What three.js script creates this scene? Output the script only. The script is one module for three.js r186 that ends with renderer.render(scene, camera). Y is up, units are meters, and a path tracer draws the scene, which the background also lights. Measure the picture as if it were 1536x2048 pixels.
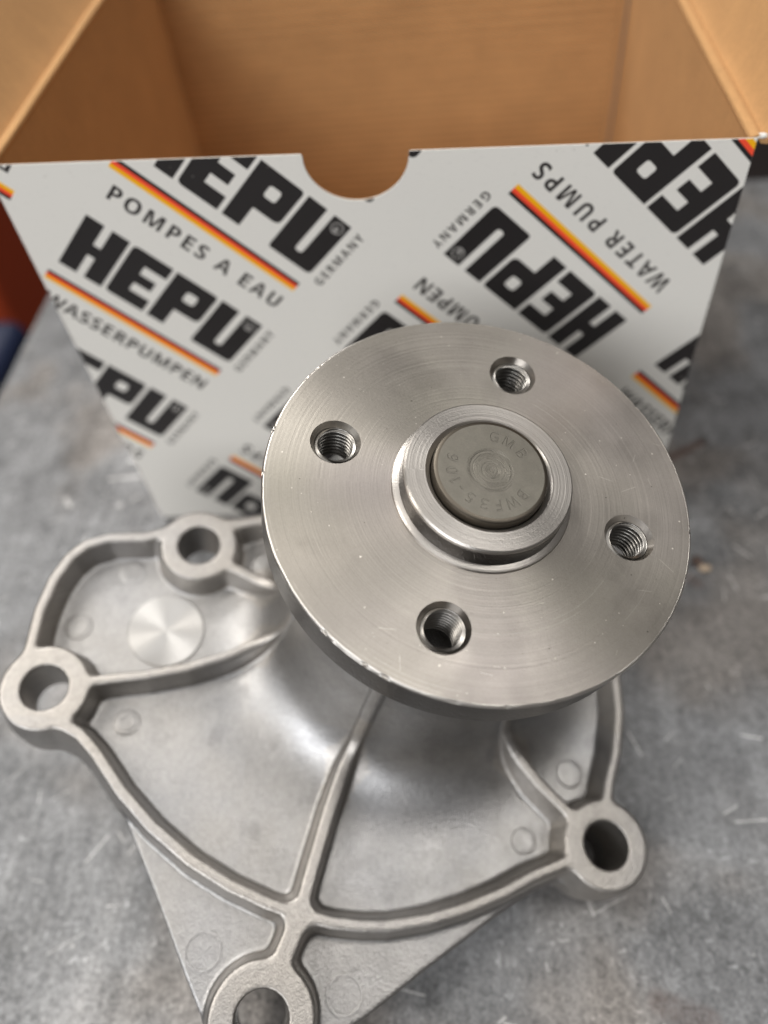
import * as THREE from 'three';
import { mergeGeometries, mergeVertices, toCreasedNormals } from 'three/addons/utils/BufferGeometryUtils.js';
import { RectAreaLightUniformsLib } from 'three/addons/lights/RectAreaLightUniformsLib.js';
import { RoundedBoxGeometry } from 'three/addons/geometries/RoundedBoxGeometry.js';
import { Brush, Evaluator, SUBTRACTION } from 'three-bvh-csg';

// ---------- camera, lamps, exposure (metres; y up; table top at y = 0, the pulley axis above the origin) ----------
const scene = new THREE.Scene();
const camera = new THREE.PerspectiveCamera(66.9, 768 / 1024, 0.01, 20);
const MM = 0.001;
camera.matrixAutoUpdate = true;
camera.position.set(-4.766 * MM, 187.6 * MM, 79.585 * MM);
camera.up.set(0.02702, 0.61338, -0.78933);
camera.lookAt(camera.position.clone().add(new THREE.Vector3(-0.0881, -0.78508, -0.61309)));
camera.focus = 0.124;
camera.userData.fStop = 8.2;

RectAreaLightUniformsLib.init();
scene.background = new THREE.Color(0.06, 0.055, 0.052);
function areaLamp(x, y, z, w, h, color, intensity, tx = 0, ty = 0.05, tz = -0.03) {
  const l = new THREE.RectAreaLight(color, intensity, w, h);
  l.position.set(x, y, z); l.lookAt(tx, ty, tz); l.castShadow = true; scene.add(l);
  return l;
}
areaLamp(0.22, 1.95, -0.2, 1.6, 1.6, new THREE.Color(1.0, 0.975, 0.945), 1.2);
areaLamp(-0.82, 1.5, 0.1, 0.35, 0.6, new THREE.Color(1.0, 0.955, 0.89), 14.5);
areaLamp(0.8, 1.65, 0.12, 0.25, 0.8, new THREE.Color(1.0, 0.975, 0.94), 8);
areaLamp(-0.6, 1.5, -1.0, 0.6, 0.5, new THREE.Color(1.0, 0.975, 0.94), 17);
areaLamp(-0.75, 1.15, 1.5, 1.7, 0.8, new THREE.Color(0.975, 0.985, 1.0), 6.6);

const renderer = new THREE.WebGLRenderer({ antialias: true });
renderer.setSize(768, 1024);
renderer.toneMapping = THREE.LinearToneMapping;
renderer.toneMappingExposure = 1.12;
renderer.shadowMap.enabled = true;

// ---------- helpers ----------
function rng(seed) { let s = seed >>> 0; return () => { s = (s + 0x6D2B79F5) >>> 0; let t = s; t = Math.imul(t ^ (t >>> 15), t | 1); t ^= t + Math.imul(t ^ (t >>> 7), t | 61); return ((t ^ (t >>> 14)) >>> 0) / 4294967296; }; }
function hash2(x, y, s) { let h = Math.imul(x, 374761393) ^ Math.imul(y, 668265263) ^ Math.imul(s, 2147483647 - 1274126177); h = Math.imul(h ^ (h >>> 13), 1274126177); return ((h ^ (h >>> 16)) >>> 0) / 4294967296; }
function vnoise(x, y, s = 1) {
  const xi = Math.floor(x), yi = Math.floor(y), fx = x - xi, fy = y - yi, u = fx * fx * (3 - 2 * fx), v = fy * fy * (3 - 2 * fy);
  const a = hash2(xi, yi, s), b = hash2(xi + 1, yi, s), c = hash2(xi, yi + 1, s), d = hash2(xi + 1, yi + 1, s);
  return a + (b - a) * u + (c - a) * v + (a - b - c + d) * u * v;
}
function fbm(x, y, s, o = 4) { let r = 0, a = 0.5, t = 0; for (let i = 0; i < o; i++) { r += a * vnoise(x, y, s + i * 7); t += a; x *= 2.03; y *= 2.03; a *= 0.5; } return r / t; }
const clamp = (x, a = 0, b = 1) => Math.min(b, Math.max(a, x));
const sstep = (a, b, x) => { const t = clamp((x - a) / (b - a)); return t * t * (3 - 2 * t); };
const toS = (l) => 255 * (l <= 0.0031308 ? 12.92 * l : 1.055 * Math.pow(l, 1 / 2.4) - 0.055);
// a texture from a function of (u, v) in 0..1 giving [r, g, b] linear 0..1 (colour) or one value (data)
function tex(w, h, f, color = true, repeat = true) {
  const d = new Uint8Array(w * h * 4);
  for (let j = 0; j < h; j++) for (let i = 0; i < w; i++) {
    const c = f((i + 0.5) / w, (j + 0.5) / h), o = (j * w + i) * 4;
    if (color) { d[o] = toS(clamp(c[0])); d[o + 1] = toS(clamp(c[1])); d[o + 2] = toS(clamp(c[2])); }
    else { d[o] = d[o + 1] = d[o + 2] = 255 * clamp(c); }
    d[o + 3] = 255;
  }
  const t = new THREE.DataTexture(d, w, h);
  t.magFilter = THREE.LinearFilter; t.minFilter = THREE.LinearFilter;
  t.wrapS = t.wrapT = repeat ? THREE.RepeatWrapping : THREE.ClampToEdgeWrapping;
  if (color) t.colorSpace = THREE.SRGBColorSpace;
  t.needsUpdate = true;
  return t;
}
const names = {};
function numbered(n) { if (!(n in names)) { names[n] = 0; return n; } names[n]++; return n + '_' + String(names[n]).padStart(3, '0'); }
function shade(o) { o.traverse((m) => { if (m.isMesh) { m.castShadow = true; m.receiveShadow = true; } }); return o; }
function thing(name, label, category, x, y, z) {
  const g = new THREE.Group(); g.name = numbered(name); g.position.set(x, y, z);
  g.userData = { label, category }; scene.add(g); return g;
}
// geometry in millimetres -> metres, named mesh under parent
function part(name, geo, mat, parent, label) {
  geo.scale(MM, MM, MM);
  const m = new THREE.Mesh(geo, mat); m.name = name; if (label) m.userData.label = label;
  m.castShadow = m.receiveShadow = true; parent.add(m); return m;
}
// uv from the position in mm: kind 'polar' -> uv (angle, radius), uv1 planar; 'planar' -> both planar
function lathe(profile, seg = 192) {
  return new THREE.LatheGeometry(profile.map(([r, y]) => new THREE.Vector2(Math.max(r, 1e-4), y)), seg);
}
function creased(g, a = 0.45) { return toCreasedNormals(g.index ? g.toNonIndexed() : g, a); }
function polarUV(g, cx, cz, span) {
  g = g.index ? g.toNonIndexed() : g;
  const p = g.attributes.position, n = p.count, uv = new Float32Array(n * 2), uv1 = new Float32Array(n * 2);
  for (let t = 0; t < n; t += 3) {
    const a = [];
    for (let k = 0; k < 3; k++) a.push(Math.atan2(p.getZ(t + k) - cz, p.getX(t + k) - cx) / (2 * Math.PI));
    for (let k = 1; k < 3; k++) { if (a[k] - a[0] > 0.5) a[k] -= 1; if (a[k] - a[0] < -0.5) a[k] += 1; }
    for (let k = 0; k < 3; k++) {
      const x = p.getX(t + k) - cx, z = p.getZ(t + k) - cz, r = Math.hypot(x, z);
      uv[(t + k) * 2] = a[k]; uv[(t + k) * 2 + 1] = (r - 0.35 * p.getY(t + k)) / 40;
      uv1[(t + k) * 2] = x / span + 0.5; uv1[(t + k) * 2 + 1] = -z / span + 0.5;
    }
  }
  g.setAttribute('uv', new THREE.BufferAttribute(uv, 2));
  g.setAttribute('uv1', new THREE.BufferAttribute(uv1, 2));
  return g;
}
function planarUV(g, s = 1) {
  const p = g.attributes.position, uv = new Float32Array(p.count * 2);
  for (let i = 0; i < p.count; i++) { uv[2 * i] = (p.getX(i) + 0.37 * p.getY(i)) * s; uv[2 * i + 1] = (-p.getZ(i) + 0.61 * p.getY(i)) * s; }
  g.setAttribute('uv', new THREE.BufferAttribute(uv, 2)); return g;
}
// box uv: by the dominant normal, in mm * s
function boxUV(g, s = 0.01) {
  g = g.index ? g.toNonIndexed() : g; g.computeVertexNormals();
  const p = g.attributes.position, q = g.attributes.normal, uv = new Float32Array(p.count * 2);
  for (let i = 0; i < p.count; i++) {
    const x = Math.abs(q.getX(i)), y = Math.abs(q.getY(i)), z = Math.abs(q.getZ(i));
    let a, b; if (x >= y && x >= z) { a = p.getZ(i); b = p.getY(i); } else if (y >= z) { a = p.getX(i); b = p.getZ(i); } else { a = p.getX(i); b = p.getY(i); }
    uv[2 * i] = a * s; uv[2 * i + 1] = b * s;
  }
  g.setAttribute('uv', new THREE.BufferAttribute(uv, 2)); return g;
}

// ---------- the bench ----------
{
  const W = 420, H = 420, X0 = -215, Z0 = -290; // mm covered by one tile of the texture
  const R = rng(11), scr = [];
  for (let i = 0; i < 900; i++) { const a = (R() - 0.5) * 1.1 + (R() < 0.3 ? 1.2 : -0.25), l = 1.5 + 9 * R() * R(); scr.push([R() * W, R() * H, Math.cos(a) * l, Math.sin(a) * l, 0.10 + 0.25 * R(), 0.25 + 0.65 * R()]); }
  const mark = (x, z, dx, dz, w, s) => scr.push([x - X0, z - Z0, dx, dz, w, s]);
  mark(-113, -43, 9, -2.2, 1.0, 0.9); mark(-94.5, -40, 2.5, 0.3, 0.9, 0.7); mark(-113, -92, 10, -1.5, 0.9, 0.75); mark(-118, -84, 11, -1, 0.8, 0.5); mark(-131, -76, 2.5, 3, 1, 0.6);
  mark(-81, 15, 6, -0.5, 0.5, 0.8); mark(-92, 17, 8, -3, 0.5, 0.8); mark(-88, 3, 1.5, 4, 0.5, 0.6); mark(-83, 33, 3, -6, 0.3, 0.6); mark(-93, 35, 4, -6, 0.3, 0.6); mark(-96, -10, 1, 2, 0.7, 0.6);
  const spots = [];
  for (let i = 0; i < 260; i++) spots.push([R() * W, R() * H, 0.4 + 1.4 * R() * R(), R() < 0.35 ? 0.5 : -0.35]);
  const N = 1900, sc = new Float32Array(N * N), rust = new Float32Array(N * N), dk = new Float32Array(N * N);
  const plot = (buf, x0, z0, dx, dz, w, s) => {
    const k = N / W, x1 = Math.min(x0, x0 + dx) - w * 2, x2 = Math.max(x0, x0 + dx) + w * 2, z1 = Math.min(z0, z0 + dz) - w * 2, z2 = Math.max(z0, z0 + dz) + w * 2, L = dx * dx + dz * dz || 1;
    for (let j = Math.floor(z1 * k); j <= z2 * k; j++) for (let i = Math.floor(x1 * k); i <= x2 * k; i++) {
      const x = i / k, z = j / k, t = clamp(((x - x0) * dx + (z - z0) * dz) / L), d = Math.hypot(x - x0 - dx * t, z - z0 - dz * t);
      const ii = ((i % N) + N) % N, jj = ((j % N) + N) % N, val = s * (1 - sstep(w * 0.35, w, d)) * (0.45 + 0.55 * vnoise(x * 2.2, z * 2.2, 5));
      if (val > buf[jj * N + ii]) buf[jj * N + ii] = val;
    }
  };
  for (const s of scr) plot(sc, ...s);
  for (const [x, z, r, v] of spots) plot(v > 0 ? sc : dk, x, z, 0.01, 0, r, Math.abs(v));
  plot(rust, 61 - X0, -84 - Z0, 13, -7.5, 2.2, 0.9); plot(dk, 73 - X0, -91 - Z0, 2, -1, 2.4, 0.8);
  plot(rust, -63 - X0, 44 - Z0, 1.5, -5, 1.3, 0.7); plot(rust, -66 - X0, 51 - Z0, 2.5, -3, 1.2, 0.6); plot(rust, 34 - X0, 60 - Z0, 9, 3, 3.5, 0.45); plot(rust, 60 - X0, -41 - Z0, 2, 2, 2.4, 0.5);
  for (const [x, z, r] of [[88, -66, 2], [100, -40, 1.8], [95, -22, 2], [76, -62, 1.6], [98, -52, 2.4]]) plot(dk, x - X0, z - Z0, 0.2, 0.1, r, 0.5);
  const at = (u, v) => [Math.floor(u * N) % N, Math.floor(v * N) % N];
  const cmap = tex(N, N, (u, v) => {
    const [i, j] = at(u, v), x = u * W, z = v * H;
    const big = fbm(x / 46, z / 46, 3, 3), mid = fbm(x / 9, z / 7, 21, 4), fine = vnoise(x / 0.55, z / 0.55, 40), cloud = sstep(0.52, 0.75, fbm(x / 16 + 4, z / 16, 61, 4));
    const brush = fbm(x / 1.1, z / 14, 51, 3) - 0.5, grit = vnoise(x / 0.28, z / 0.28, 43) - 0.5, speck = sstep(0.80, 0.95, vnoise(x / 0.75, z / 0.75, 66)) * sstep(0.4, 0.7, fbm(x / 20, z / 20, 67, 2));
    const g2 = vnoise(x / 1.3, z / 1.0, 47) - 0.5; let g = 0.145 + 0.09 * big + 0.10 * (mid - 0.5) + 0.10 * (fine - 0.5) + 0.08 * grit + 0.06 * g2 + 0.07 * brush + 0.17 * speck;
    const warm = sstep(0.45, 0.75, fbm(x / 30 + 9, z / 30, 77, 3)) * 0.09;
    let r = g * (0.985 + warm), b = g * (1.025 - warm), gg = g;
    const d = 1 - 0.22 * cloud - 0.6 * dk[j * N + i]; r *= d; gg *= d; b *= d;
    const ru = rust[j * N + i]; r = r * (1 - ru) + ru * 0.10; gg = gg * (1 - ru) + ru * 0.055; b = b * (1 - ru) + ru * 0.04;
    const s = sc[j * N + i]; r += s * 0.62; gg += s * 0.61; b += s * 0.59;
    return [r, gg, b];
  });
  const rmap = tex(1024, 1024, (u, v) => { const x = u * W, z = v * H; return 0.36 + 0.28 * (fbm(x / 5, z / 18, 91, 4)) + 0.1 * (vnoise(x / 0.9, z / 0.9, 13) - 0.5); }, false);
  const bmap = tex(1024, 1024, (u, v) => { const x = u * W, z = v * H; return 0.5 * fbm(x / 6, z / 4, 33, 4) + 0.3 * vnoise(x / 0.8, z / 0.8, 9); }, false);
  const mat = new THREE.MeshStandardMaterial({ map: cmap, roughnessMap: rmap, roughness: 1, metalness: 0.42, bumpMap: bmap, bumpScale: 0.00016 });
  mat.name = 'worn steel';
  const s = new THREE.Shape();
  s.moveTo(-176, 300); s.lineTo(-171, -180); s.lineTo(-168, -243); s.lineTo(420, -241); s.lineTo(420, 300);
  const g = new THREE.ExtrudeGeometry(s, { depth: 3, bevelEnabled: false });
  g.rotateX(Math.PI / 2); // shape y becomes +z, extruded downwards
  const p = g.attributes.position, uv = new Float32Array(p.count * 2);
  for (let i = 0; i < p.count; i++) { uv[2 * i] = (p.getX(i) - X0) / W; uv[2 * i + 1] = (p.getZ(i) - Z0) / H; }
  g.setAttribute('uv', new THREE.BufferAttribute(uv, 2));
  const t = part('table_top', g, mat, scene);
  t.userData = { kind: 'structure', label: 'worn grey scratched steel bench top under pump and box' };
  const fl = new THREE.PlaneGeometry(3600, 3600); fl.rotateX(-Math.PI / 2); fl.translate(0, -850, -300);
  const f = part('floor', fl, new THREE.MeshStandardMaterial({ color: new THREE.Color(0.035, 0.026, 0.024), roughness: 0.8 }), scene);
  f.userData = { kind: 'structure', label: 'dark workshop floor beyond the bench edge' };
}

// ---------- the printed carton ----------
const BW = 145.5, BD = 131, T = 0.9; // before the box is sized to its place
{
  const box = thing('cardboard_box', 'open white printed carton with brown inside standing behind the pump', 'box', -96.02 * MM, 0, -67.14 * MM);
  box.scale.setScalar(1.0319);
  // paper and board
  const boardMap = tex(1024, 1024, (u, v) => {
    const x = u * 100, y = v * 100;
    const f = fbm(x / 0.5, y / 2.6, 5, 3) - 0.5, c = fbm(x / 14, y / 14, 8, 3) - 0.5, s = vnoise(x / 0.35, y / 0.35, 2) - 0.5;
    const k = 1 + 0.14 * f + 0.18 * c + 0.14 * s;
    return [0.46 * k, 0.256 * k, 0.105 * k];
  });
  const flutedMap = tex(1024, 1024, (u, v) => { const x = u * 100, y = v * 100, k = 1 + 0.13 * Math.sin(y * 2 * Math.PI / 2.6 + 1.2 * vnoise(x / 30, y / 8, 4)) + 0.20 * (fbm(x / 9, y / 0.4, 15, 3) - 0.5) + 0.22 * (fbm(x / 13, y / 9, 8, 3) - 0.5) + 0.16 * (vnoise(x / 0.4, y / 0.4, 2) - 0.5); return [0.42 * k, 0.230 * k, 0.094 * k]; });
  const flute = tex(256, 1024, (u, v) => 0.5 + 0.25 * Math.sin(v * 2 * Math.PI * 34) + 0.3 * (vnoise(u * 9, v * 90, 3) - 0.5), false);
  const board = new THREE.MeshStandardMaterial({ map: boardMap, roughness: 0.9, metalness: 0 }); board.name = 'brown board';
  const fluted = new THREE.MeshStandardMaterial({ map: flutedMap, roughness: 0.86, bumpMap: flute, bumpScale: 0.00016 }); fluted.name = 'fluted brown board';
  const whitePaper = new THREE.MeshStandardMaterial({ color: new THREE.Color(0.66, 0.65, 0.61), roughness: 0.62 }); whitePaper.name = 'white coated paper';
  // print on the front panel: a repeating pattern of logo, stripe and words on the diagonal
  const PX = 14, CW = Math.round(BW * PX), CH = Math.round(113 * PX);
  const cv = document.createElement('canvas'); cv.width = CW; cv.height = CH;
  const g = cv.getContext('2d');
  g.fillStyle = '#e8e5de'; g.fillRect(0, 0, CW, CH);
  const R = rng(5);
  for (let i = 0; i < 9000; i++) { g.fillStyle = R() < 0.5 ? 'rgba(255,255,255,0.06)' : 'rgba(90,85,75,0.05)'; g.fillRect(R() * CW, R() * CH, 2 + R() * 9, 1 + R() * 2); }
  const ink = '#211d1d';
  function glyphs() { // 42.6 x 14.7 mm, y up
    const P = (pts, r = 0) => { // polygon with some rounded corners: [x, y, radius]
      g.beginPath();
      const n = pts.length;
      for (let i = 0; i < n; i++) {
        const a = pts[(i + n - 1) % n], b = pts[i], c = pts[(i + 1) % n], rr = b[2] || 0.12;
        const la = Math.hypot(a[0] - b[0], a[1] - b[1]), lc = Math.hypot(c[0] - b[0], c[1] - b[1]);
        const p1 = [b[0] + (a[0] - b[0]) * rr / la, b[1] + (a[1] - b[1]) * rr / la], p2 = [b[0] + (c[0] - b[0]) * rr / lc, b[1] + (c[1] - b[1]) * rr / lc];
        if (i === 0) g.moveTo(...p1); else g.lineTo(...p1);
        g.quadraticCurveTo(b[0], b[1], ...p2);
      }
      g.closePath();
    };
    const h = 14.7;
    g.fillStyle = ink;
    P([[0, 0], [4.0, 0], [4.0, 5.9], [5.7, 5.9], [5.7, 0], [9.7, 0], [9.7, h], [5.7, h], [5.7, 8.9], [4.0, 8.9], [4.0, h], [0, h]]); g.fill();
    P([[10.6, 0, 1.3], [19.6, 0], [19.6, 3.6], [14.7, 3.6], [14.7, 6.0], [18.6, 6.0], [18.6, 8.8], [14.7, 8.8], [14.7, 11.2], [19.8, 11.2], [19.8, h], [10.6, h, 1.3]]); g.fill();
    P([[20.7, 0], [24.8, 0], [24.8, 5.3], [30.9, 5.3, 1.6], [30.9, h, 1.0], [20.7, h]]); g.fill();
    g.fillStyle = '#e8e5de'; P([[24.9, 8.7, 0.8], [27.7, 8.7, 0.8], [27.7, 11.6, 0.8], [24.9, 11.6, 0.8]]); g.fill();
    g.fillStyle = ink;
    P([[31.9, 0, 0.8], [42.5, 0, 1.3], [42.5, h], [38.2, h], [38.2, 3.1, 0.8], [36.4, 3.1, 0.8], [36.4, h], [31.9, h]]); g.fill();
    // registered mark on the last letter
    g.strokeStyle = '#b9b6b1'; g.lineWidth = 0.22; g.beginPath(); g.arc(40.4, 12.6, 1.25, 0, 7); g.stroke();
    g.save(); g.translate(40.4, 12.6); g.scale(1, -1); g.font = 'bold 1.9px sans-serif'; g.fillStyle = '#b9b6b1'; g.textAlign = 'center'; g.textBaseline = 'middle'; g.fillText('R', 0, 0.1); g.restore();
  }
  function spaced(s, w, size) {
    g.font = 'bold ' + size + 'px sans-serif'; g.textAlign = 'left'; g.textBaseline = 'alphabetic';
    const ws = [...s].map((c) => g.measureText(c).width), tot = ws.reduce((a, b) => a + b, 0), gap = (w - tot) / (s.length - 1);
    let x = 0; [...s].forEach((c, i) => { g.fillText(c, x, 0); x += ws[i] + gap; });
  }
  // one block: s, t = the logo's lower left corner in the rotated frame (mm), flip = turned by half a circle
  function block(s, t, flip, text, place = true) {
    g.save();
    g.translate(0, CH); g.scale(PX, -PX);      // mm, y up from the table
    g.rotate(-Math.PI / 4);                      // x along s, y along t
    g.translate(s, t); if (flip) g.rotate(Math.PI);
    glyphs();
    g.fillStyle = '#1d1a1a'; g.fillRect(-0.9, -4.1, 43.2, 0.85);
    g.fillStyle = '#ff5030'; g.fillRect(-0.9, -5.0, 43.2, 0.95);
    g.fillStyle = '#ffba00'; g.fillRect(-0.9, -5.9, 43.2, 0.95);
    g.fillStyle = '#2b2625';
    g.save(); g.translate(1.0, -12.1); g.scale(1, -1); spaced(text, 41.2, 5.1); g.restore();
    if (place) { g.save(); g.translate(45.7, -1.0); g.rotate(Math.PI / 2); g.scale(1, -1); g.fillStyle = '#3c3836'; spaced('GERMANY', 15.6, 2.75); g.restore(); }
    g.restore();
  }
  const A = [[134.5, 'WATER PUMPS'], [100.9, 'POMPES A EAU'], [67.7, 'WASSERPUMPEN'], [32.6, 'WATER PUMPS'], [-2, 'POMPES A EAU']];
  for (const [t, s] of A) { block(-59.8, t, false, s, t < 130); block(58.9, t + 0.3, false, s === 'WATER PUMPS' ? 'WASSERPUMPEN' : s); }
  const Bk = [[172.1, 'POMPES A EAU'], [138.3, 'WATER PUMPS'], [104.3, 'WASSERPUMPEN'], [69.3, 'POMPES A EAU'], [33.3, 'WATER PUMPS']];
  for (const [t, s] of Bk) { block(43.4, t, true, s); block(-73.6, t + 2.6, true, s); block(161, t, true, s); }
  for (let i = 0; i < 150; i++) { // scuffs where the edges have rubbed
    const e = R(), w = 2 + 10 * R() * R(), h = 1.5 + 5 * R() * R(); g.fillStyle = 'rgba(' + (R() < 0.6 ? '238,234,226,' : '120,112,100,') + (0.25 + 0.5 * R()) + ')';
    if (e < 0.45) g.fillRect(R() * CW, (1.2 + 4.8 * R() * 0.9) * PX + R() * R() * 30, w, h); else g.fillRect((e < 0.72 ? R() * R() * 22 : CW - R() * R() * 22) - w / 2, R() * CH, h, w * 1.6);
  }
  const print = new THREE.CanvasTexture(cv); print.colorSpace = THREE.SRGBColorSpace; print.magFilter = THREE.LinearFilter;
  const printed = new THREE.MeshPhysicalMaterial({ map: print, roughness: 0.5, clearcoat: 0.12, clearcoatRoughness: 0.4 }); printed.name = 'printed paper';

  const HL = 111.6, HR = 106.8; // the cut top edge runs slightly downhill
  const yTop = (x) => HL + (HR - HL) * x / BW;
  const outline = (inset, up = 0) => {
    const yTop = (x) => HL + up + (HR - HL) * x / BW;
    const s = new THREE.Shape(), n = 28, nx0 = 61.9, nx1 = 82.1, nc = 72, nr = 10.1;
    s.moveTo(inset, 0.2); s.lineTo(BW - inset, 0.2); s.lineTo(BW - inset, yTop(BW)); s.lineTo(nx1 + 0.15, yTop(nx1) - 0.02);
    s.lineTo(nx1 - 0.05, yTop(nx1) - 0.5);
    for (let i = 1; i < n; i++) { const a = -Math.PI * i / n; s.lineTo(nc + nr * Math.cos(a), yTop(nc) - 0.6 + 9.0 * Math.sin(a)); }
    s.lineTo(nx0 + 0.05, yTop(nx0) - 0.5); s.lineTo(nx0 - 0.15, yTop(nx0)); s.lineTo(inset, yTop(0));
    return s;
  };
  const fp = boxUV(new THREE.ExtrudeGeometry(outline(0.3), { depth: 0.62, bevelEnabled: false, curveSegments: 4 }).translate(0, 0, -0.8));
  const front = part('front_panel', fp, board, box);
  const liner = new THREE.ExtrudeGeometry(outline(0, 0.28), { depth: 0.16, bevelEnabled: true, bevelThickness: 0.03, bevelSize: 0.03, bevelOffset: -0.03, bevelSegments: 1 }).translate(0, 0, -0.17);
  { const p = liner.attributes.position, uv = liner.attributes.uv; for (let i = 0; i < p.count; i++) uv.setXY(i, p.getX(i) / BW, p.getY(i) / 113); }
  part('printed_liner', liner, [printed, whitePaper], front, 'white printed outer paper of the front panel');

  // side panels: a profile (x, y) run along the depth; the flaps are folded up and outwards at a rounded score line
  function ribbon(pts, z0, z1, thick, zs = 40, wob = 0.25, seed = 1) {
    const pos = [], idx = [], n = pts.length, inner = [], outer = [];
    for (let i = 0; i < n; i++) {
      const a = pts[Math.max(0, i - 1)], b = pts[Math.min(n - 1, i + 1)], dx = b[0] - a[0], dy = b[1] - a[1], l = Math.hypot(dx, dy) || 1;
      inner.push([pts[i][0], pts[i][1]]); outer.push([pts[i][0] - dy / l * thick, pts[i][1] + dx / l * thick]);
    }
    const ring = [...inner, ...outer.reverse()], m = ring.length;
    for (let j = 0; j <= zs; j++) { const z = z0 + (z1 - z0) * j / zs; for (const [x, y] of ring) { const w = wob * clamp(y / 110) * (vnoise(z / 17, y / 30, seed) - 0.5); pos.push(x + w, y + w * 0.4, z); } }
    for (let j = 0; j < zs; j++) for (let i = 0; i < m; i++) { const a = j * m + i, b = j * m + (i + 1) % m, c = a + m, d = b + m; idx.push(a, b, c, b, d, c); }
    for (const [j, f] of [[0, 1], [zs, 0]]) for (let i = 0; i < n - 1; i++) { const a = j * m + i, b = j * m + i + 1, c = j * m + m - 1 - i, d = j * m + m - 2 - i; if (f) idx.push(a, c, b, b, c, d); else idx.push(a, b, c, b, d, c); }
    const q = new THREE.BufferGeometry(); q.setAttribute('position', new THREE.Float32BufferAttribute(pos, 3)); q.setIndex(idx);
    return q;
  }
  const finish = (q) => boxUV2(q);
  function boxUV2(q) { const c = toCreasedNormals(q.toNonIndexed(), 0.6); const nrm = c.attributes.normal.clone(); const r = boxUV(c); r.setAttribute('normal', nrm); return r; }
  const sideProfile = (h) => [[0, 0.3], [0, h * 0.5], [0, h - 2.6], [0.1, h - 1.2]];
  const flapProfile = (h, ang, len) => {
    const p = [[0.1, h - 1.2], [0.32, h - 0.6], [0.12, h - 0.05], [-0.5, h + 0.2], [-1.3, h + 0.22], [-1.95, h - 0.1], [-2.4, h - 0.75], [-2.9, h - 0.85], [-3.3, h - 0.4]];
    const a = ang * Math.PI / 180; let [x, y] = p[p.length - 1];
    for (const s of [1.2, 3, 8, 16, 28, len]) { const b = a * (0.9 + 0.1 * Math.min(1, s / 10)); p.push([x - Math.cos(b) * s, y + Math.sin(b) * s]); }
    return p;
  };
  const mirror = (q, w) => { const p = q.attributes.position; for (let i = 0; i < p.count; i++) p.setX(i, w - p.getX(i)); const id = q.index.array; for (let i = 0; i < id.length; i += 3) { const t = id[i]; id[i] = id[i + 1]; id[i + 1] = t; } return q; };
  // left: inner face towards +x, thickness to the outside
  part('side_panel', finish(ribbon(sideProfile(HL).map(([x, y]) => [x + 0.9, y]), -BD, -0.85, 0.8, 40, 0.4, 3)), board, box);
  part('top_flap', finish(ribbon(flapProfile(HL, 52, 52).map(([x, y]) => [x + 0.9, y]), -BD + 1, -1.2, 0.8, 40, 0.4, 3)), board, box, 'left top flap folded outwards');
  part('side_panel', finish(mirror(ribbon(sideProfile(HR + 0.4).map(([x, y]) => [x + 0.9, y]), -BD, -0.85, 0.8, 40, 0.4, 8), BW)), board, box);
  part('top_flap', finish(mirror(ribbon(flapProfile(HR + 0.4, 68, 48).map(([x, y]) => [x + 0.9, y]), -BD + 1, -0.4, 0.8, 40, 0.4, 8), BW)), board, box, 'right top flap folded upwards');
  part('back_panel', boxUV(new THREE.BoxGeometry(BW - 0.4, 111, 0.9, 1, 1, 1).translate(BW / 2, 55.7, -BD - 0.5)), fluted, box);
  part('bottom_panel', boxUV(new THREE.BoxGeometry(BW - 2.2, 0.9, BD - 1.8).translate(BW / 2, 0.75, -BD / 2 - 0.2)), board, box);
  const gf = new THREE.BoxGeometry(0.7, 105, 11, 1, 1, 1).translate(BW - 1.45, 53, -BD + 5.7);
  const glue = part('glue_flap', boxUV(gf), board, box);
  part('glue_line', boxUV(new THREE.BoxGeometry(0.3, 105, 0.5).translate(BW - 1.35, 53, -BD + 11.5)), new THREE.MeshStandardMaterial({ color: new THREE.Color(0.22, 0.19, 0.18), roughness: 0.8 }), glue, 'grey cut edge of the glue flap');
  // torn white corner at the right
  const torn = new THREE.IcosahedronGeometry(1, 2); { const p = torn.attributes.position; for (let i = 0; i < p.count; i++) { const k = 0.75 + 0.6 * vnoise(p.getX(i) * 2.3 + 7, p.getY(i) * 2.1 + p.getZ(i) * 1.7, 4); p.setXYZ(i, p.getX(i) * 1.0 * k, p.getY(i) * 0.45 * k, p.getZ(i) * 0.6 * k); } }
  torn.computeVertexNormals(); torn.translate(BW + 0.8, HR + 0.2, -0.9);
  part('torn_corner', torn, whitePaper, box, 'frayed white paper at the right front corner');
}

// ---------- the water pump ----------
const pump = thing('water_pump', 'cast aluminium water pump with steel pulley flange lying in front of the printed box', 'water pump', 0, 90.85 * MM, 0);
{
  const m = new THREE.Matrix4().makeBasis(new THREE.Vector3(0.97464, -0.21689, -0.0552), new THREE.Vector3(0.2231, 0.96104, 0.16317), new THREE.Vector3(0.01766, -0.17134, 0.98505));
  pump.quaternion.setFromRotationMatrix(m);
}
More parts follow.
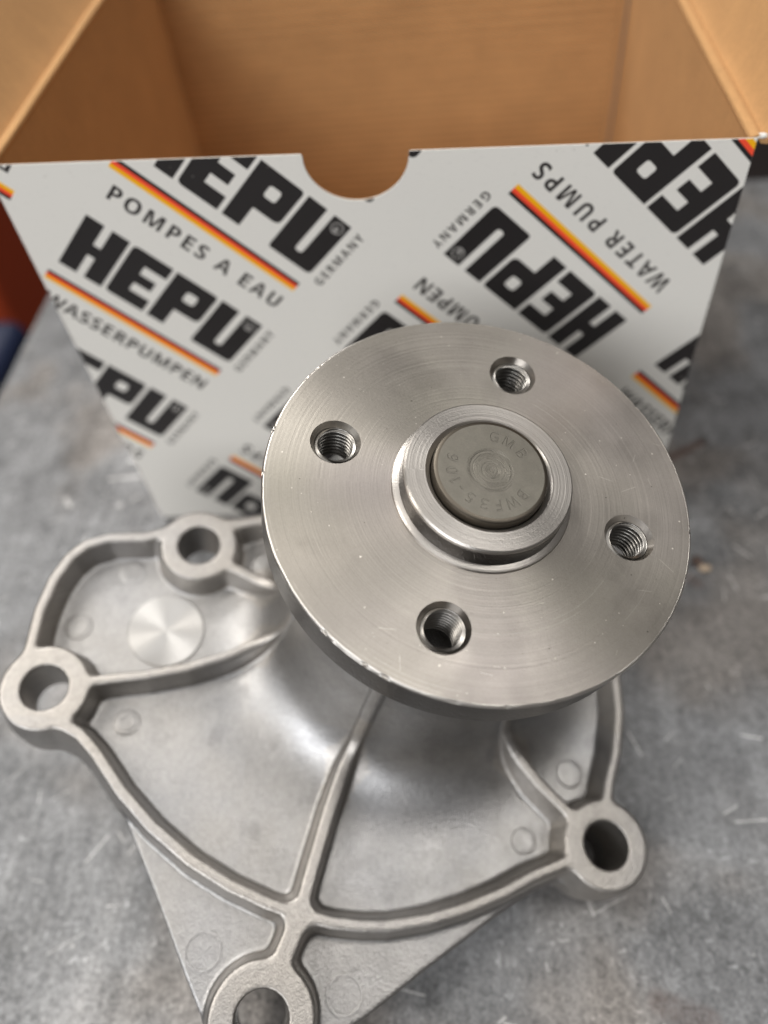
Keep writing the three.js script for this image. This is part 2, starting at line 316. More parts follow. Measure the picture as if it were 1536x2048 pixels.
// metals
const castBump = tex(1024, 1024, (u, v) => { const x = u * 60, y = v * 60; return 0.6 * vnoise(x / 0.2, y / 0.2, 3) + 0.35 * vnoise(x / 0.42, y / 0.42, 4) + 0.12 * fbm(x / 5, y / 5, 6, 2); }, false);
const castColor = tex(1024, 1024, (u, v) => {
  const x = u * 60, y = v * 60, k = 1 + 0.10 * (fbm(x / 9, y / 9, 15, 4) - 0.5) + 0.10 * (vnoise(x / 0.35, y / 0.35, 17) - 0.5) + 0.12 * (vnoise(x / 0.7, y / 0.7, 18) - 0.5), w = fbm(x / 14 + 3, y / 14, 25, 3);
  const dirt = 1 - 0.16 * sstep(0.66, 0.85, fbm(x / 6, y / 6, 44, 4));
  return [0.352 * k * dirt * (0.99 + 0.04 * w), 0.349 * k * dirt, 0.346 * k * dirt * (1.03 - 0.07 * w)];
});
const castRough = tex(512, 512, (u, v) => 0.37 + 0.14 * fbm(u * 14, v * 14, 55, 4), false);
const cast = new THREE.MeshStandardMaterial({ map: castColor, roughnessMap: castRough, roughness: 1, metalness: 1, bumpMap: castBump, bumpScale: 0.00006 }); cast.name = 'cast aluminium';
const castRim = new THREE.MeshStandardMaterial({ map: castColor, color: new THREE.Color(1.1, 1.065, 1.02), roughness: 0.44, metalness: 0.97, bumpMap: castBump, bumpScale: 0.00006 }); castRim.name = 'blasted cast aluminium';

// signed distance field of the casting, mm, pump frame: x, k = height along the axis (0 at the pulley face), y
const TOP = -57, FLOOR = -64.2, GB = -71;
const LUGS = [[-77.1, -19.4, 8.7, 4.6], [-50.2, 14.1, 8.5, 4.6], [37.2, -47.4, 8.75, 4.6], [-29.6, -76.3, 9.4, 4.75], [27, 22, 8.6, 4.6]];
const PLATE = [[-83.6, -15], [-82.7, -1], [-80, 8.5], [-75.6, 13.4], [-70.3, 15.7], [-62, 16.8], [-56, 20], [-50, 22.3], [-43, 21.2], [-36, 23.2], [-10, 28], [18, 31], [30, 30], [36, 22], [43, 8], [45.6, -15], [43.6, -29], [40.5, -38], [45, -44], [44, -52], [37, -56], [29, -53.6], [23.6, -55.6], [15.3, -60.2], [0.4, -69.6], [-9.7, -76.3], [-19, -81.5], [-25, -85], [-33, -85.2], [-38, -80.6], [-44, -70], [-51.8, -55.4], [-62.3, -37], [-67, -31], [-72, -27.6], [-80, -27.8], [-85.6, -20]];
const RIBS = [
  ['rim', 1.15, [[-81.6, -13], [-81.3, -3], [-79.9, 4], [-77.6, 9.4], [-74.6, 12.7], [-70, 14.7], [-62, 15.5], [-56, 17.5]]],
  ['rim', 1.2, [[-72, -26.6], [-68.8, -28.2], [-65.2, -31.6], [-59.3, -38.7], [-52.8, -44.9], [-44.7, -50.9], [-37, -55.1], [-29.5, -58.2], [-23.6, -59.9], [-17.5, -61.3], [-12, -61.8], [-7, -61.8], [0.6, -60.7], [8.4, -58.6], [15.4, -56], [21.7, -53], [28.1, -50.7], [31, -50.4]]],
  ['rim', 1.15, [[38.4, -40], [39.6, -35.3], [42.2, -28.6], [44.1, -20], [44.4, -12], [42, 7], [35, 19]]],
  ['rim', 1.3, [[14, 28], [-10, 26.6], [-36, 21.8], [-45, 19.4]]],
  ['rib', 1.35, [[-23.7, -59.5], [-21.9, -52.4], [-18.9, -41.7], [-16, -33], [-9, -16]]],
  ['rib', 1.0, [[-69, -17.8], [-63, -16.8], [-57.6, -16], [-49.5, -14.1], [-41.2, -11.1], [-34.9, -8], [-27, -4], [-15, -1]]],
  ['rib', 1.15, [[30.3, -41.4], [24.4, -35.6], [20.1, -30.2], [10, -16]]],
  ['rib', 1.15, [[-44, 10], [-38.3, 7.4], [-33.7, 5], [-15, -1]]],
  ['rib', 1.9, [[-23.8, -60.5], [-26, -65.8], [-27.6, -69.5]]],
];
const ribBoxes = RIBS.map(([, , p]) => [Math.min(...p.map((q) => q[0])) - 9, Math.max(...p.map((q) => q[0])) + 9, Math.min(...p.map((q) => q[1])) - 9, Math.max(...p.map((q) => q[1])) + 9]);
function segD(x, y, P) {
  let best = 1e9;
  for (let i = 0; i < P.length - 1; i++) {
    const [ax, ay] = P[i], bx = P[i + 1][0] - ax, by = P[i + 1][1] - ay, px = x - ax, py = y - ay, t = clamp((px * bx + py * by) / (bx * bx + by * by)), dx = px - bx * t, dy = py - by * t, d = dx * dx + dy * dy;
    if (d < best) best = d;
  }
  return Math.sqrt(best);
}
function polyD(x, y, P) {
  let d = 1e9, inside = false;
  for (let i = 0, j = P.length - 1; i < P.length; j = i++) {
    const [ax, ay] = P[j], [cx, cy] = P[i], bx = cx - ax, by = cy - ay, px = x - ax, py = y - ay, t = clamp((px * bx + py * by) / (bx * bx + by * by)), dx = px - bx * t, dy = py - by * t;
    d = Math.min(d, dx * dx + dy * dy);
    if ((ay > y) !== (cy > y) && x < ax + bx * (y - ay) / by) inside = !inside;
  }
  return Math.sqrt(d) * (inside ? -1 : 1);
}
const smin = (a, b, k) => { const h = Math.max(k - Math.abs(a - b), 0) / k; return Math.min(a, b) - h * h * k * 0.25; };
const smax = (a, b, k) => -smin(-a, -b, k);
const bodyR = (k) => k > -40 ? 26 + Math.min(0, k + 17) * -0.05 : 27.2 + (-40 - k) * 0.22;
const prim = { id: 0 };
function field(x, k, y) {
  // plate with drafted outer wall
  const o = polyD(x, y, PLATE);
  let base = smax(o + (GB - k) * 0.10 + 0.6, k - FLOOR, 0.8); base = smax(base, GB - k, 0.6);
  let d = base, best = base, id = 0;
  const ax = Math.hypot(x, y);
  let body = smax((ax - bodyR(k)) * 0.86, k + 17, 1.5); body = Math.max(body, GB + 1 - k);
  if (body < best) { best = body; id = 1; }
  d = smin(d, body, 13);
  const fall = clamp(TOP - k, 0, 16);
  let side = 1e9, climb = 1e9;
  for (let i = 0; i < RIBS.length; i++) {
    const b = ribBoxes[i]; if (x < b[0] || x > b[1] || y < b[2] || y > b[3]) continue;
    const w = segD(x, y, RIBS[i][2]) - RIBS[i][1], r = w - fall * 0.15;
    side = smin(side, r, 2.4);
    if (RIBS[i][0] === 'rib' && i < 8) climb = Math.min(climb, smax(r, smin(k - TOP, Math.max(body - 0.7, k + 19), 6), 0.8));
    const e = Math.max(r, k - TOP - (i < 8 && RIBS[i][0] === 'rib' ? 9 : 0)); if (e < best - 0.02) { best = e; id = 10 + i; }
  }
  for (let i = 0; i < LUGS.length; i++) {
    const [cx, cy, R] = LUGS[i], q = Math.hypot(x - cx, y - cy); if (q > R + 9) continue;
    const r = q - R - Math.min(fall, 8) * 0.13; side = smin(side, r, 1.6);
    const e = Math.max(r, k - TOP); if (e < best + 0.05) { best = e; id = 30 + i; }
  }
  d = smin(d, Math.max(Math.min(smax(side, k - TOP, 0.8), climb), GB - k), 0.8);
  d = smax(d, GB - k, 0.4);
  for (let i = 0; i < LUGS.length; i++) { const [cx, cy, , hr] = LUGS[i], s = Math.hypot(x - cx, y - cy); if (s > 20) continue; d = smax(d, hr - s, 0.5); }
  prim.id = id;
  return d;
}
{ // naive surface nets over the field, split into the parts that the casting is made of
  const h = 0.58, x0 = -89, k0 = -72.2, y0 = -89, nx = Math.ceil(138 / h), nk = Math.ceil(56 / h), ny = Math.ceil(123 / h), BL = 8;
  const V = new Float32Array(nx * nk * ny).fill(9);
  const id3 = (i, j, l) => (l * nk + j) * nx + i;
  for (let l = 0; l < ny; l += BL) for (let j = 0; j < nk; j += BL) for (let i = 0; i < nx; i += BL) {
    const c = field(x0 + (i + BL / 2) * h, k0 + (j + BL / 2) * h, y0 + (l + BL / 2) * h), far = Math.abs(c) > BL * h * 0.87 * 1.5 + 1.5;
    for (let n = l; n < Math.min(ny, l + BL); n++) for (let b = j; b < Math.min(nk, j + BL); b++) for (let a = i; a < Math.min(nx, i + BL); a++) V[id3(a, b, n)] = far ? Math.sign(c) * 5 : field(x0 + a * h, k0 + b * h, y0 + n * h);
  }
  const vid = new Int32Array(nx * nk * ny).fill(-1), pos = [];
  const C = [[0, 0, 0], [1, 0, 0], [0, 1, 0], [1, 1, 0], [0, 0, 1], [1, 0, 1], [0, 1, 1], [1, 1, 1]], E = [[0, 1], [2, 3], [4, 5], [6, 7], [0, 2], [1, 3], [4, 6], [5, 7], [0, 4], [1, 5], [2, 6], [3, 7]];
  for (let l = 0; l < ny - 1; l++) for (let j = 0; j < nk - 1; j++) for (let i = 0; i < nx - 1; i++) {
    let m = 0; const v = [];
    for (let c = 0; c < 8; c++) { const q = V[id3(i + C[c][0], j + C[c][1], l + C[c][2])]; v.push(q); if (q < 0) m++; }
    if (m === 0 || m === 8) continue;
    let sx = 0, sk = 0, sy = 0, n = 0;
    for (const [a, b] of E) if ((v[a] < 0) !== (v[b] < 0)) { const t = v[a] / (v[a] - v[b]); sx += C[a][0] + (C[b][0] - C[a][0]) * t; sk += C[a][1] + (C[b][1] - C[a][1]) * t; sy += C[a][2] + (C[b][2] - C[a][2]) * t; n++; }
    vid[id3(i, j, l)] = pos.length / 3;
    pos.push(x0 + (i + sx / n) * h, k0 + (j + sk / n) * h, y0 + (l + sy / n) * h);
  }
  const nv = pos.length / 3, nor = new Float32Array(nv * 3), pid = new Int16Array(nv);
  for (let i = 0; i < nv; i++) {
    let x = pos[3 * i], k = pos[3 * i + 1], y = pos[3 * i + 2]; const e = 0.2;
    for (let it = 0; it < 2; it++) {
      let gx = field(x + e, k, y) - field(x - e, k, y), gk = field(x, k + e, y) - field(x, k - e, y), gy = field(x, k, y + e) - field(x, k, y - e);
      const g = Math.hypot(gx, gk, gy) || 1; gx /= g; gk /= g; gy /= g;
      if (it === 0) { const d = clamp(field(x, k, y) / Math.max(g / (2 * e), 0.5), -0.25, 0.25); x -= gx * d; k -= gk * d; y -= gy * d; }
      nor[3 * i] = gx; nor[3 * i + 1] = gk; nor[3 * i + 2] = -gy;
    }
    field(x, k, y); pid[i] = prim.id;
    pos[3 * i] = x; pos[3 * i + 1] = k; pos[3 * i + 2] = -y;
  }
  const groups = new Map();
  const quad = (a, b, c, d, flip) => {
    const g = pid[a]; if (!groups.has(g)) groups.set(g, []);
    if (flip) groups.get(g).push(a, c, b, c, d, b); else groups.get(g).push(a, b, c, b, d, c);
  };
  for (let l = 1; l < ny - 1; l++) for (let j = 1; j < nk - 1; j++) for (let i = 1; i < nx - 1; i++) {
    const s = V[id3(i, j, l)] < 0;
    if (s !== V[id3(i + 1, j, l)] < 0) quad(vid[id3(i, j - 1, l - 1)], vid[id3(i, j, l - 1)], vid[id3(i, j - 1, l)], vid[id3(i, j, l)], s);
    if (s !== V[id3(i, j + 1, l)] < 0) quad(vid[id3(i - 1, j, l - 1)], vid[id3(i, j, l - 1)], vid[id3(i - 1, j, l)], vid[id3(i, j, l)], !s);
    if (s !== V[id3(i, j, l + 1)] < 0) quad(vid[id3(i - 1, j - 1, l)], vid[id3(i, j - 1, l)], vid[id3(i - 1, j, l)], vid[id3(i, j, l)], s);
  }
  for (const [g, idx] of [...groups].sort((a, b) => a[0] - b[0])) {
    const map = new Map(), P = [], N = [], I = [];
    for (const v of idx) { if (!map.has(v)) { map.set(v, P.length / 3); P.push(pos[3 * v], pos[3 * v + 1], pos[3 * v + 2]); N.push(nor[3 * v], nor[3 * v + 1], nor[3 * v + 2]); } I.push(map.get(v)); }
    // handedness: y was mirrored into -z, so turn the triangles round where they face inwards
    for (let t = 0; t < I.length; t += 3) {
      const [a, b, c] = [I[t] * 3, I[t + 1] * 3, I[t + 2] * 3], ux = P[b] - P[a], uy = P[b + 1] - P[a + 1], uz = P[b + 2] - P[a + 2], wx = P[c] - P[a], wy = P[c + 1] - P[a + 1], wz = P[c + 2] - P[a + 2];
      if ((uy * wz - uz * wy) * N[a] + (uz * wx - ux * wz) * N[a + 1] + (ux * wy - uy * wx) * N[a + 2] < 0) { const q = I[t + 1]; I[t + 1] = I[t + 2]; I[t + 2] = q; }
    }
    const geo = new THREE.BufferGeometry();
    geo.setAttribute('position', new THREE.Float32BufferAttribute(P, 3)); geo.setAttribute('normal', new THREE.Float32BufferAttribute(N, 3)); geo.setIndex(I);
    planarUV(geo, 1 / 60);
    const name = g === 0 ? 'mounting_plate' : g === 1 ? 'bearing_housing' : g >= 30 ? 'bolt_lug' : RIBS[g - 10][0] === 'rim' ? 'rim' : 'rib';
    part(name, geo, g >= 10 ? castRim : cast, pump);
  }
}
// hollow dowels under two lugs carry the plate above the bench
for (const [i, k1] of [[2, -77.3], [3, -80]]) {
  const [x, y] = LUGS[i];
  part('locating_dowel', planarUV(creased(lathe([[4.62, -69], [5.6, -69], [5.6, k1 + 0.5], [5.2, k1], [4.7, k1], [4.62, -69]], 48).translate(x, 0, -y), 0.4), 1 / 60), cast, pump);
}
// ejector marks, machined spot
{
  const mark = (x, y, r, dh, ring) => {
    const z = FLOOR, prof = ring ? [[r + 0.25, -0.4], [r + 0.2, dh], [r - 0.1, dh + 0.03], [r - 0.35, dh], [r - 0.4, -0.4]] : [[r + 0.3, -0.4], [r, dh - 0.08], [r - 0.25, dh], [r * 0.5, dh - 0.02], [0, dh - 0.05]];
    const g = planarUV(creased(lathe(prof, 64).translate(x, z, -y), 0.5), 1 / 60);
    part('ejector_mark', g, cast, pump);
  };
  for (const [x, y, r, dh, ring] of [[-65, 9.6, 3.0, 0.14, 0], [-74.6, -4, 2.9, 0.2, 0], [-74.6, -4, 1.7, 0.35, 1], [-61.3, -24.3, 2.7, 0.2, 0], [-61.3, -24.3, 1.5, 0.38, 1], [-41.3, -66, 3.3, 0.26, 1], [-14.6, -73.2, 3.35, 0.26, 1], [33.6, -32.5, 2.9, 0.5, 0], [22.2, -46.2, 2.6, 0.35, 0]]) mark(x, y, r, dh, ring);
}
const spotBump = tex(512, 512, (u, v) => { const r = Math.hypot(u - 0.5, v - 0.5) * 18; return 0.5 * vnoise(r / 0.09, 1, 3) + 0.5 * vnoise(r / 0.24, 2, 4); }, false, false);
spotBump.channel = 1;
const spotMat = new THREE.MeshPhysicalMaterial({ color: new THREE.Color(0.5, 0.49, 0.475), metalness: 1, roughness: 0.46, anisotropy: 0.8, anisotropyRotation: Math.PI / 2, bumpMap: spotBump, bumpScale: 0.000012 }); spotMat.name = 'turned aluminium';
part('machined_spot', polarUV(creased(lathe([[8.3, -1], [8.25, 0.25], [8.0, 0.45], [7, 0.45], [5, 0.45], [3, 0.45], [1.5, 0.45], [0.6, 0.44], [0, 0.44]], 96).translate(-55.9, FLOOR, 4), 0.4), -55.9, 4, 18), spotMat, pump, 'bright turned round spot');

// pulley flange
const SP = 72;
const RF = rng(31);
const dust = []; for (let i = 0; i < 100; i++) { const a = RF() * 6.283, r = 14 + 21 * Math.sqrt(RF()); dust.push([r * Math.cos(a), r * Math.sin(a), 0.06 + 0.14 * RF() * RF(), RF() < 0.6 ? 1 : -1]); }
const arcs = []; for (let i = 0; i < 24; i++) arcs.push([15 + 19.5 * RF(), RF() * 6.283, 0.15 + 0.9 * RF(), 0.03 + 0.04 * RF(), 0.25 + 0.5 * RF()]);
const lines = []; for (let i = 0; i < 13; i++) { const a = -2.2 + 2.6 * RF(), r = 20 + 14 * RF(), b = RF() * 6.28, l = 0.6 + 2.6 * RF(); lines.push([r * Math.cos(a), r * Math.sin(a), Math.cos(b) * l, Math.sin(b) * l]); }
const FN = 1536, speck = new Float32Array(FN * FN);
{
  const k = FN / SP, put = (x, y, r, v) => { for (let j = Math.floor((y - r + SP / 2) * k); j <= (y + r + SP / 2) * k; j++) for (let i = Math.floor((x - r + SP / 2) * k); i <= (x + r + SP / 2) * k; i++) if (i >= 0 && j >= 0 && i < FN && j < FN) { const d = Math.hypot(i / k - SP / 2 - x, j / k - SP / 2 - y); if (d < r) speck[j * FN + i] = v * (1 - d / r * 0.5); } };
  for (const [x, y, r, v] of dust) put(x, y, r, v);
  for (const [r, a, l, w, v] of arcs) for (let t = 0; t < l; t += 0.03 / r) put((r + 0.05 * Math.sin(t * 9)) * Math.cos(a + t), (r + 0.05 * Math.sin(t * 9)) * Math.sin(a + t), w, v * 0.5 * (0.4 + 0.6 * vnoise(t * 40, r, 3)));
  for (const [x, y, dx, dy] of lines) for (let t = 0; t < 1; t += 0.02) put(x + dx * t, y + dy * t, 0.045, 0.5);
}
const steelColor = tex(FN, FN, (u, v) => {
  const x = (u - 0.5) * SP, y = (v - 0.5) * SP, r = Math.hypot(x, y);
  const n = fbm(x / 7, y / 7, 3, 4), f = vnoise(x / 0.22, y / 0.22, 6), ring = vnoise(r / 0.12, 0.5, 12);
  const stain = sstep(0.5, 0.72, fbm(x / 11 + 5, y / 11 + 2, 19, 4)), pink = fbm(x / 16 + 2, y / 16, 29, 2);
  let k = (0.93 + 0.14 * n + 0.07 * (f - 0.5) + 0.05 * (ring - 0.5)) * (1 - 0.16 * stain);
  const s = speck[Math.floor(v * FN) * FN + Math.floor(u * FN)];
  let c = [0.375 * k * (1 + 0.03 * pink), 0.352 * k, 0.322 * k * (0.94 + 0.1 * pink)];
  if (s > 0) c = c.map((q, i) => q + (([0.95, 0.9, 0.82])[i] - q) * s); else if (s < 0) c = c.map((q) => q * (1 + 0.65 * s));
  return c;
}, true, false);
steelColor.channel = 1;
const steelBump = tex(FN, FN, (u, v) => {
  const x = (u - 0.5) * SP, y = (v - 0.5) * SP, r = Math.hypot(x, y), a = Math.atan2(y, x);
  return 0.5 + 0.24 * (vnoise(r / 0.13, a * 0.8, 12) - 0.5) + 0.3 * (vnoise(r / 0.36, a * 0.5, 13) - 0.5) + 0.12 * (vnoise(x / 0.2, y / 0.2, 15) - 0.5);
}, false, false);
steelBump.channel = 1;
const steelRough = tex(512, 512, (u, v) => 0.31 + 0.15 * fbm(u * 9, v * 9, 71, 4), false, false);
steelRough.channel = 1;
const steel = new THREE.MeshPhysicalMaterial({ map: steelColor, roughnessMap: steelRough, roughness: 1, metalness: 1, anisotropy: 0.72, anisotropyRotation: Math.PI / 2, bumpMap: steelBump, bumpScale: 0.00003 }); steel.name = 'turned steel';
const pitBump = tex(512, 512, (u, v) => 0.8 - 0.55 * sstep(0.62, 0.75, fbm(u * 60, v * 40, 7, 3)) + 0.2 * vnoise(u * 3, v * 160, 5), false);
const worn = new THREE.MeshStandardMaterial({ color: new THREE.Color(0.6, 0.57, 0.53), roughness: 0.4, metalness: 1 }); worn.name = 'worn bright steel';
const skin = new THREE.MeshStandardMaterial({ color: new THREE.Color(0.075, 0.069, 0.064), roughness: 0.32, metalness: 1, bumpMap: pitBump, bumpScale: 0.00006 }); skin.name = 'dark pitted steel';
const collarSteel = new THREE.MeshPhysicalMaterial({ color: new THREE.Color(0.47, 0.445, 0.415), roughness: 0.36, metalness: 1, anisotropy: 0.7, anisotropyRotation: Math.PI / 2, bumpMap: steelBump, bumpScale: 0.00006 }); collarSteel.name = 'turned collar steel';
const HOLES = [[-23.7, 7.05], [7.0, 23.7], [23.7, -7.0], [-7.05, -23.6]];
{
  const prof = [];
  const ev = new Evaluator(); ev.attributes = ['position', 'normal']; ev.useGroups = false;
  // body with chipped chamfer: the outer edge wanders a little
  const seg = 420, body = lathe([[13.2, -8.35], [34.3, -8.35], [34.85, -7.8], [34.85, -1.3], [34.6, -1], [34.5, -0.5], [34.62, -0.03], [34.58, 0], [34, 0], [32, 0], [29, 0], [26, 0], [23, 0], [20, 0], [17, 0], [14.6, 0], [13.2, 0.02], [13.2, -8.35]], seg);
  {
    const p = body.attributes.position, nick = rng(77), nicks = [];
    for (let i = 0; i < 90; i++) nicks.push([nick() * 6.283, 0.004 + 0.014 * nick(), 0.06 + 0.3 * nick() * nick()]);
    for (let i = 0; i < p.count; i++) {
      const x = p.getX(i), y = p.getY(i), z = p.getZ(i), r = Math.hypot(x, z); if (r < 34.6 || y < -2) continue;
      const a = Math.atan2(z, x) + Math.PI; let q = -0.16 * vnoise(a * 7, 3, 2) - 0.12 * vnoise(a * 38, 3, 8);
      for (const [b, w, d] of nicks) { const e = Math.abs(a - b); if (e < w) q -= d * (1 - e / w); }
      const s = (r + q * (y > -0.3 ? 1 : 0.55)) / r; p.setX(i, x * s); p.setZ(i, z * s);
      if (y < -0.3) p.setY(i, y + 0.35 * Math.min(0, q));
    }
  }
  let res = new Brush(creased(body, 0.25)); res.updateMatrixWorld();
  for (const [x, y] of HOLES) {
    const c = lathe([[0, -9.5], [3.45, -9.5], [3.45, -1.05], [4.12, 0.0], [4.25, 0.2], [0, 0.2]], 64); c.translate(x, 0, -y);
    const b = new Brush(creased(c, 0.4)); b.updateMatrixWorld();
    res = ev.evaluate(res, b, SUBTRACTION); res.updateMatrixWorld();
  }
  const flange = part('pulley_flange', polarUV(res.geometry, 0, 0, SP), steel, pump);
  const threadMat = new THREE.MeshStandardMaterial({ color: new THREE.Color(0.24, 0.23, 0.215), roughness: 0.3, metalness: 1 }); threadMat.name = 'thread steel';
  for (const [x, y] of HOLES) { // internal thread: a helical surface between minor and major radius
    const P = [], I = [], na = 64, nz = 134, top = -0.95, bot = -8.4, pitch = 0.95;
    for (let j = 0; j <= nz; j++) for (let i = 0; i <= na; i++) {
      const a = i / na * 2 * Math.PI, z = top + (bot - top) * j / nz; let f = ((z / pitch - i / na) % 1 + 1) % 1; f = Math.abs(f * 2 - 1);
      const r = 2.84 + 0.62 * sstep(0.1, 0.8, f);
      P.push(x + r * Math.cos(a), z, -y + r * Math.sin(a));
    }
    for (let j = 0; j < nz; j++) for (let i = 0; i < na; i++) { const a = j * (na + 1) + i, b = a + 1, c = a + na + 1, d = c + 1; I.push(a, b, c, b, d, c); }
    const g = new THREE.BufferGeometry(); g.setAttribute('position', new THREE.Float32BufferAttribute(P, 3)); g.setIndex(I); g.computeVertexNormals();
    part('thread', g, threadMat, flange);
  }
  {
    const g = lathe([[34.5, -0.5], [35.02, -0.42], [35.03, -0.3], [34.96, -0.14], [34.86, -0.03], [34.72, 0.01], [34.6, 0.012], [34.45, -0.1]], 600), p = g.attributes.position, nick = rng(177), nicks = [];
    for (let i = 0; i < 34; i++) nicks.push([nick() * 6.283, 0.004 + 0.02 * nick(), 0.06 + 0.42 * nick() * nick()]);
    for (let i = 0; i < p.count; i++) {
      const x = p.getX(i), y = p.getY(i), z = p.getZ(i), r = Math.hypot(x, z); if (r < 34.55 || y < -0.35) continue;
      const a = Math.atan2(z, x) + Math.PI; let q = -0.10 * vnoise(a * 9, 3, 2) - 0.04 * vnoise(a * 34, 3, 8);
      for (const [b, w, d] of nicks) { const e = Math.abs(a - b); if (e < w) q -= d * (1 - e / w); }
      const f = sstep(34.55, 34.85, r), s = (r + q * f) / r; p.setXYZ(i, x * s, y + 0.5 * q * f * 0.5, z * s);
    }
    part('edge_chamfer', polarUV(creased(g, 0.6), 0, 0, SP), worn, pump, 'bright nicked corner of the pulley flange');
  }
  part('flange_edge', planarUV(creased(lathe([[33.9, -8.5], [34.45, -8.45], [34.98, -7.9], [35, -5], [35, -3], [35, -0.42], [34.9, -0.4], [34.2, -0.4]], 320), 0.3), 1 / 22), skin, pump, 'dark scuffed outer edge of the pulley flange');
  // collar of the hub
  const hub = lathe([[9.3, -10], [9.3, 4.1], [9.95, 4.75], [10.1, 4.85], [10.6, 4.85], [11.4, 4.85], [12.2, 4.85], [13.1, 4.85], [13.4, 4.62], [13.48, 4.2], [13.3, 4.1], [13.3, 0.75], [13.75, 0.66], [14.3, 0.55], [14.6, 0.42], [14.75, 0.02], [14.75, -0.3]], 256);
  part('hub_collar', polarUV(creased(hub, 0.3), 0, 0, SP), collarSteel, pump);
  part('collar_wall', planarUV(creased(lathe([[13.35, 4.15], [13.5, 4.05], [13.52, 2.8], [13.56, 1.3], [13.6, 0.75], [13.4, 0.7]], 192), 0.4), 1 / 22), skin, pump, 'dark pitted side of the hub collar');
  // bearing shaft with its stamped end
  const shaft = part('bearing_shaft', polarUV(creased(lathe([[8.9, -20], [9.12, -8], [9.12, 5.5], [9.08, 5.75], [8.95, 5.95], [8.7, 6.06], [8.4, 6.1]], 160), 0.5), 0, 0, SP), new THREE.MeshStandardMaterial({ color: new THREE.Color(0.12, 0.105, 0.085), roughness: 0.42, metalness: 0.95 }), pump, 'dull olive bearing shaft with stamped end');
  const N = 1024, cv = document.createElement('canvas'); cv.width = cv.height = N; const g = cv.getContext('2d');
  g.fillStyle = '#b4b4b4'; g.fillRect(0, 0, N, N);
  const q = N / 17, c = N / 2, R2 = rng(9);
  for (let i = 0; i < 34; i++) { const r = (0.25 + 3.9 * R2()) * q; g.strokeStyle = R2() < 0.5 ? 'rgba(90,90,90,0.2)' : 'rgba(225,225,225,0.2)'; g.lineWidth = 1 + 2.5 * R2(); const a = R2() * 6.28; g.beginPath(); g.arc(c, c, r, a, a + 2 + 4.3 * R2()); g.stroke(); }
  g.fillStyle = '#707070'; g.beginPath(); g.arc(c, c, 0.35 * q, 0, 7); g.fill();
  g.strokeStyle = '#e0e0e0'; g.lineWidth = 3; g.beginPath(); g.arc(c, c, 0.9 * q, 0, 7); g.stroke();
  const put = (s, deg) => { // thin stamped letters stand on a circle with their heads outwards; deg counts clockwise from the top of the part
    g.save(); g.translate(c, c); g.rotate(deg * Math.PI / 180); g.translate(0, -5.3 * q); g.font = '150px sans-serif'; g.textAlign = 'center'; g.textBaseline = 'alphabetic';
    g.fillStyle = '#202020'; g.fillText(s, 0, 0); g.restore();
  };
  [['G', 8.6], ['M', 31], ['B', 56]].forEach((a) => put(...a));
  [['B', 131], ['W', 152], ['F', 172], ['3', 193.5], ['5', 215], ['-', 234], ['1', 249], ['0', 265], ['6', 286.5]].forEach((a) => put(...a));
  const bt = new THREE.CanvasTexture(cv); bt.channel = 1; bt.magFilter = THREE.LinearFilter;
  const endCol = tex(512, 512, (u, v) => { const k = 1 + 0.22 * (fbm(u * 12, v * 12, 3, 4) - 0.5) + 0.14 * (vnoise(u * 150, v * 150, 8) - 0.5); return [0.225 * k, 0.212 * k, 0.182 * k]; }, true, false); endCol.channel = 1;
  const endMat = new THREE.MeshPhysicalMaterial({ map: endCol, metalness: 0.95, roughness: 0.48, bumpMap: bt, bumpScale: 0.0006 }); endMat.name = 'oxidised steel';
  part('stamped_end', polarUV(lathe([[8.4, 6.1], [6, 6.1], [4, 6.1], [2, 6.1], [0, 6.1]], 128), 0, 0, 17), endMat, shaft, 'shaft end stamped with letters and numbers round its edge');
}
// impeller under the plate
{
  const im = planarUV(creased(lathe([[0, -71], [12, -71], [27, -72.2], [27, -73.6], [12, -73.8], [10, -86.4], [0, -86.4]], 72), 0.4), 1 / 60);
  const imp = part('impeller', im, cast, pump);
  for (let i = 0; i < 7; i++) { const v = new THREE.BoxGeometry(15, 12.4, 1.6).translate(18.5, -79.8, 0); v.rotateY(0.35); v.rotateY(i * 2 * Math.PI / 7); part('vane', planarUV(v, 1 / 60), cast, imp); }
}

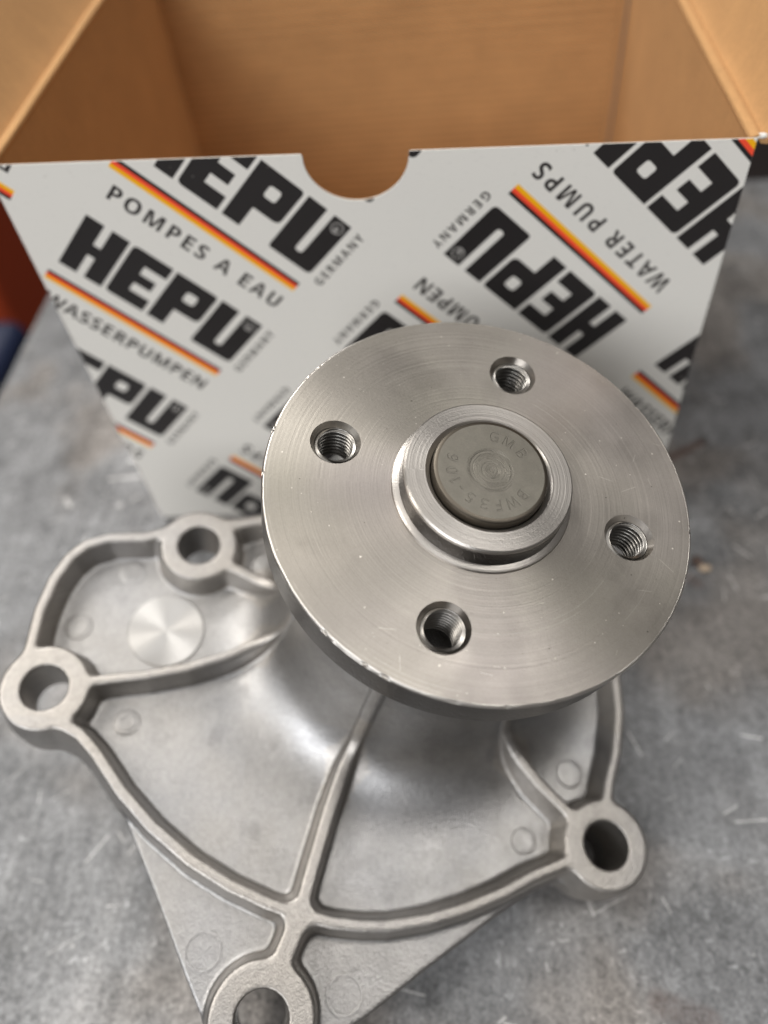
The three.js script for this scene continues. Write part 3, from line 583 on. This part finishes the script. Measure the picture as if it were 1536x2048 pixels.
// ---------- crumbs on the bench, bins beyond its edge ----------
function crumb(name, label, x, z, r, color, seed) {
  const g = mergeVertices(new THREE.IcosahedronGeometry(r, 3).deleteAttribute('uv').deleteAttribute('normal')), p = g.attributes.position;
  for (let i = 0; i < p.count; i++) { const k = 0.62 + 0.75 * vnoise(p.getX(i) / r * 1.6 + seed, p.getY(i) / r * 1.6 + p.getZ(i) / r * 1.3, seed); p.setXYZ(i, p.getX(i) * k * 1.2, p.getY(i) * k * 0.7, p.getZ(i) * k); }
  g.computeVertexNormals(); g.computeBoundingBox(); g.translate(0, -g.boundingBox.min.y, 0);
  const m = part(name, g, new THREE.MeshStandardMaterial({ color, roughness: 0.85 }), scene);
  m.position.set(x * MM, 0, z * MM); m.userData = { label, category: 'crumb' };
}
crumb('dirt_crumb', 'pale tan crumb on the bench beside the right edge of the pulley flange', 64.8, -43.3, 1.2, new THREE.Color(0.42, 0.33, 0.24), 3);
crumb('dirt_crumb_001', 'dark brown crumb on the bench touching a pale tan crumb', 63, -45.5, 1.4, new THREE.Color(0.07, 0.045, 0.035), 9);

function toolCase(label, x, y, z, w, d, h, color) {
  const b = thing('tool_case', label, 'tool case', x * MM, y * MM, z * MM);
  const m = new THREE.MeshStandardMaterial({ color, roughness: 0.5 }), dark = new THREE.MeshStandardMaterial({ color: new THREE.Color(0.02, 0.018, 0.018), roughness: 0.6 });
  part('body', new RoundedBoxGeometry(w, h * 0.62, d, 3, 10).translate(0, h * 0.31, 0), m, b);
  part('lid', new RoundedBoxGeometry(w + 4, h * 0.36, d + 4, 3, 12).translate(0, h * 0.82, 0), m, b);
  const hd = new THREE.CatmullRomCurve3([new THREE.Vector3(-45, 0, 0), new THREE.Vector3(-38, 22, 0), new THREE.Vector3(0, 27, 0), new THREE.Vector3(38, 22, 0), new THREE.Vector3(45, 0, 0)]);
  part('handle', new THREE.TubeGeometry(hd, 32, 7, 10).translate(0, h - 2, 0), dark, b);
  for (const s of [-1, 1]) part('latch', new RoundedBoxGeometry(24, 34, 8, 2, 2).translate(s * w * 0.28, h * 0.62, d / 2 + 5), dark, b);
}
toolCase('red tool case standing lower beyond the left edge of the bench', -492, -850, -580, 190, 210, 750, new THREE.Color(0.42, 0.06, 0.018));
toolCase('dark blue tool case standing lower beyond the left edge of the bench', -372, -850, -215, 200, 190, 750, new THREE.Color(0.006, 0.012, 0.04));

renderer.render(scene, camera);
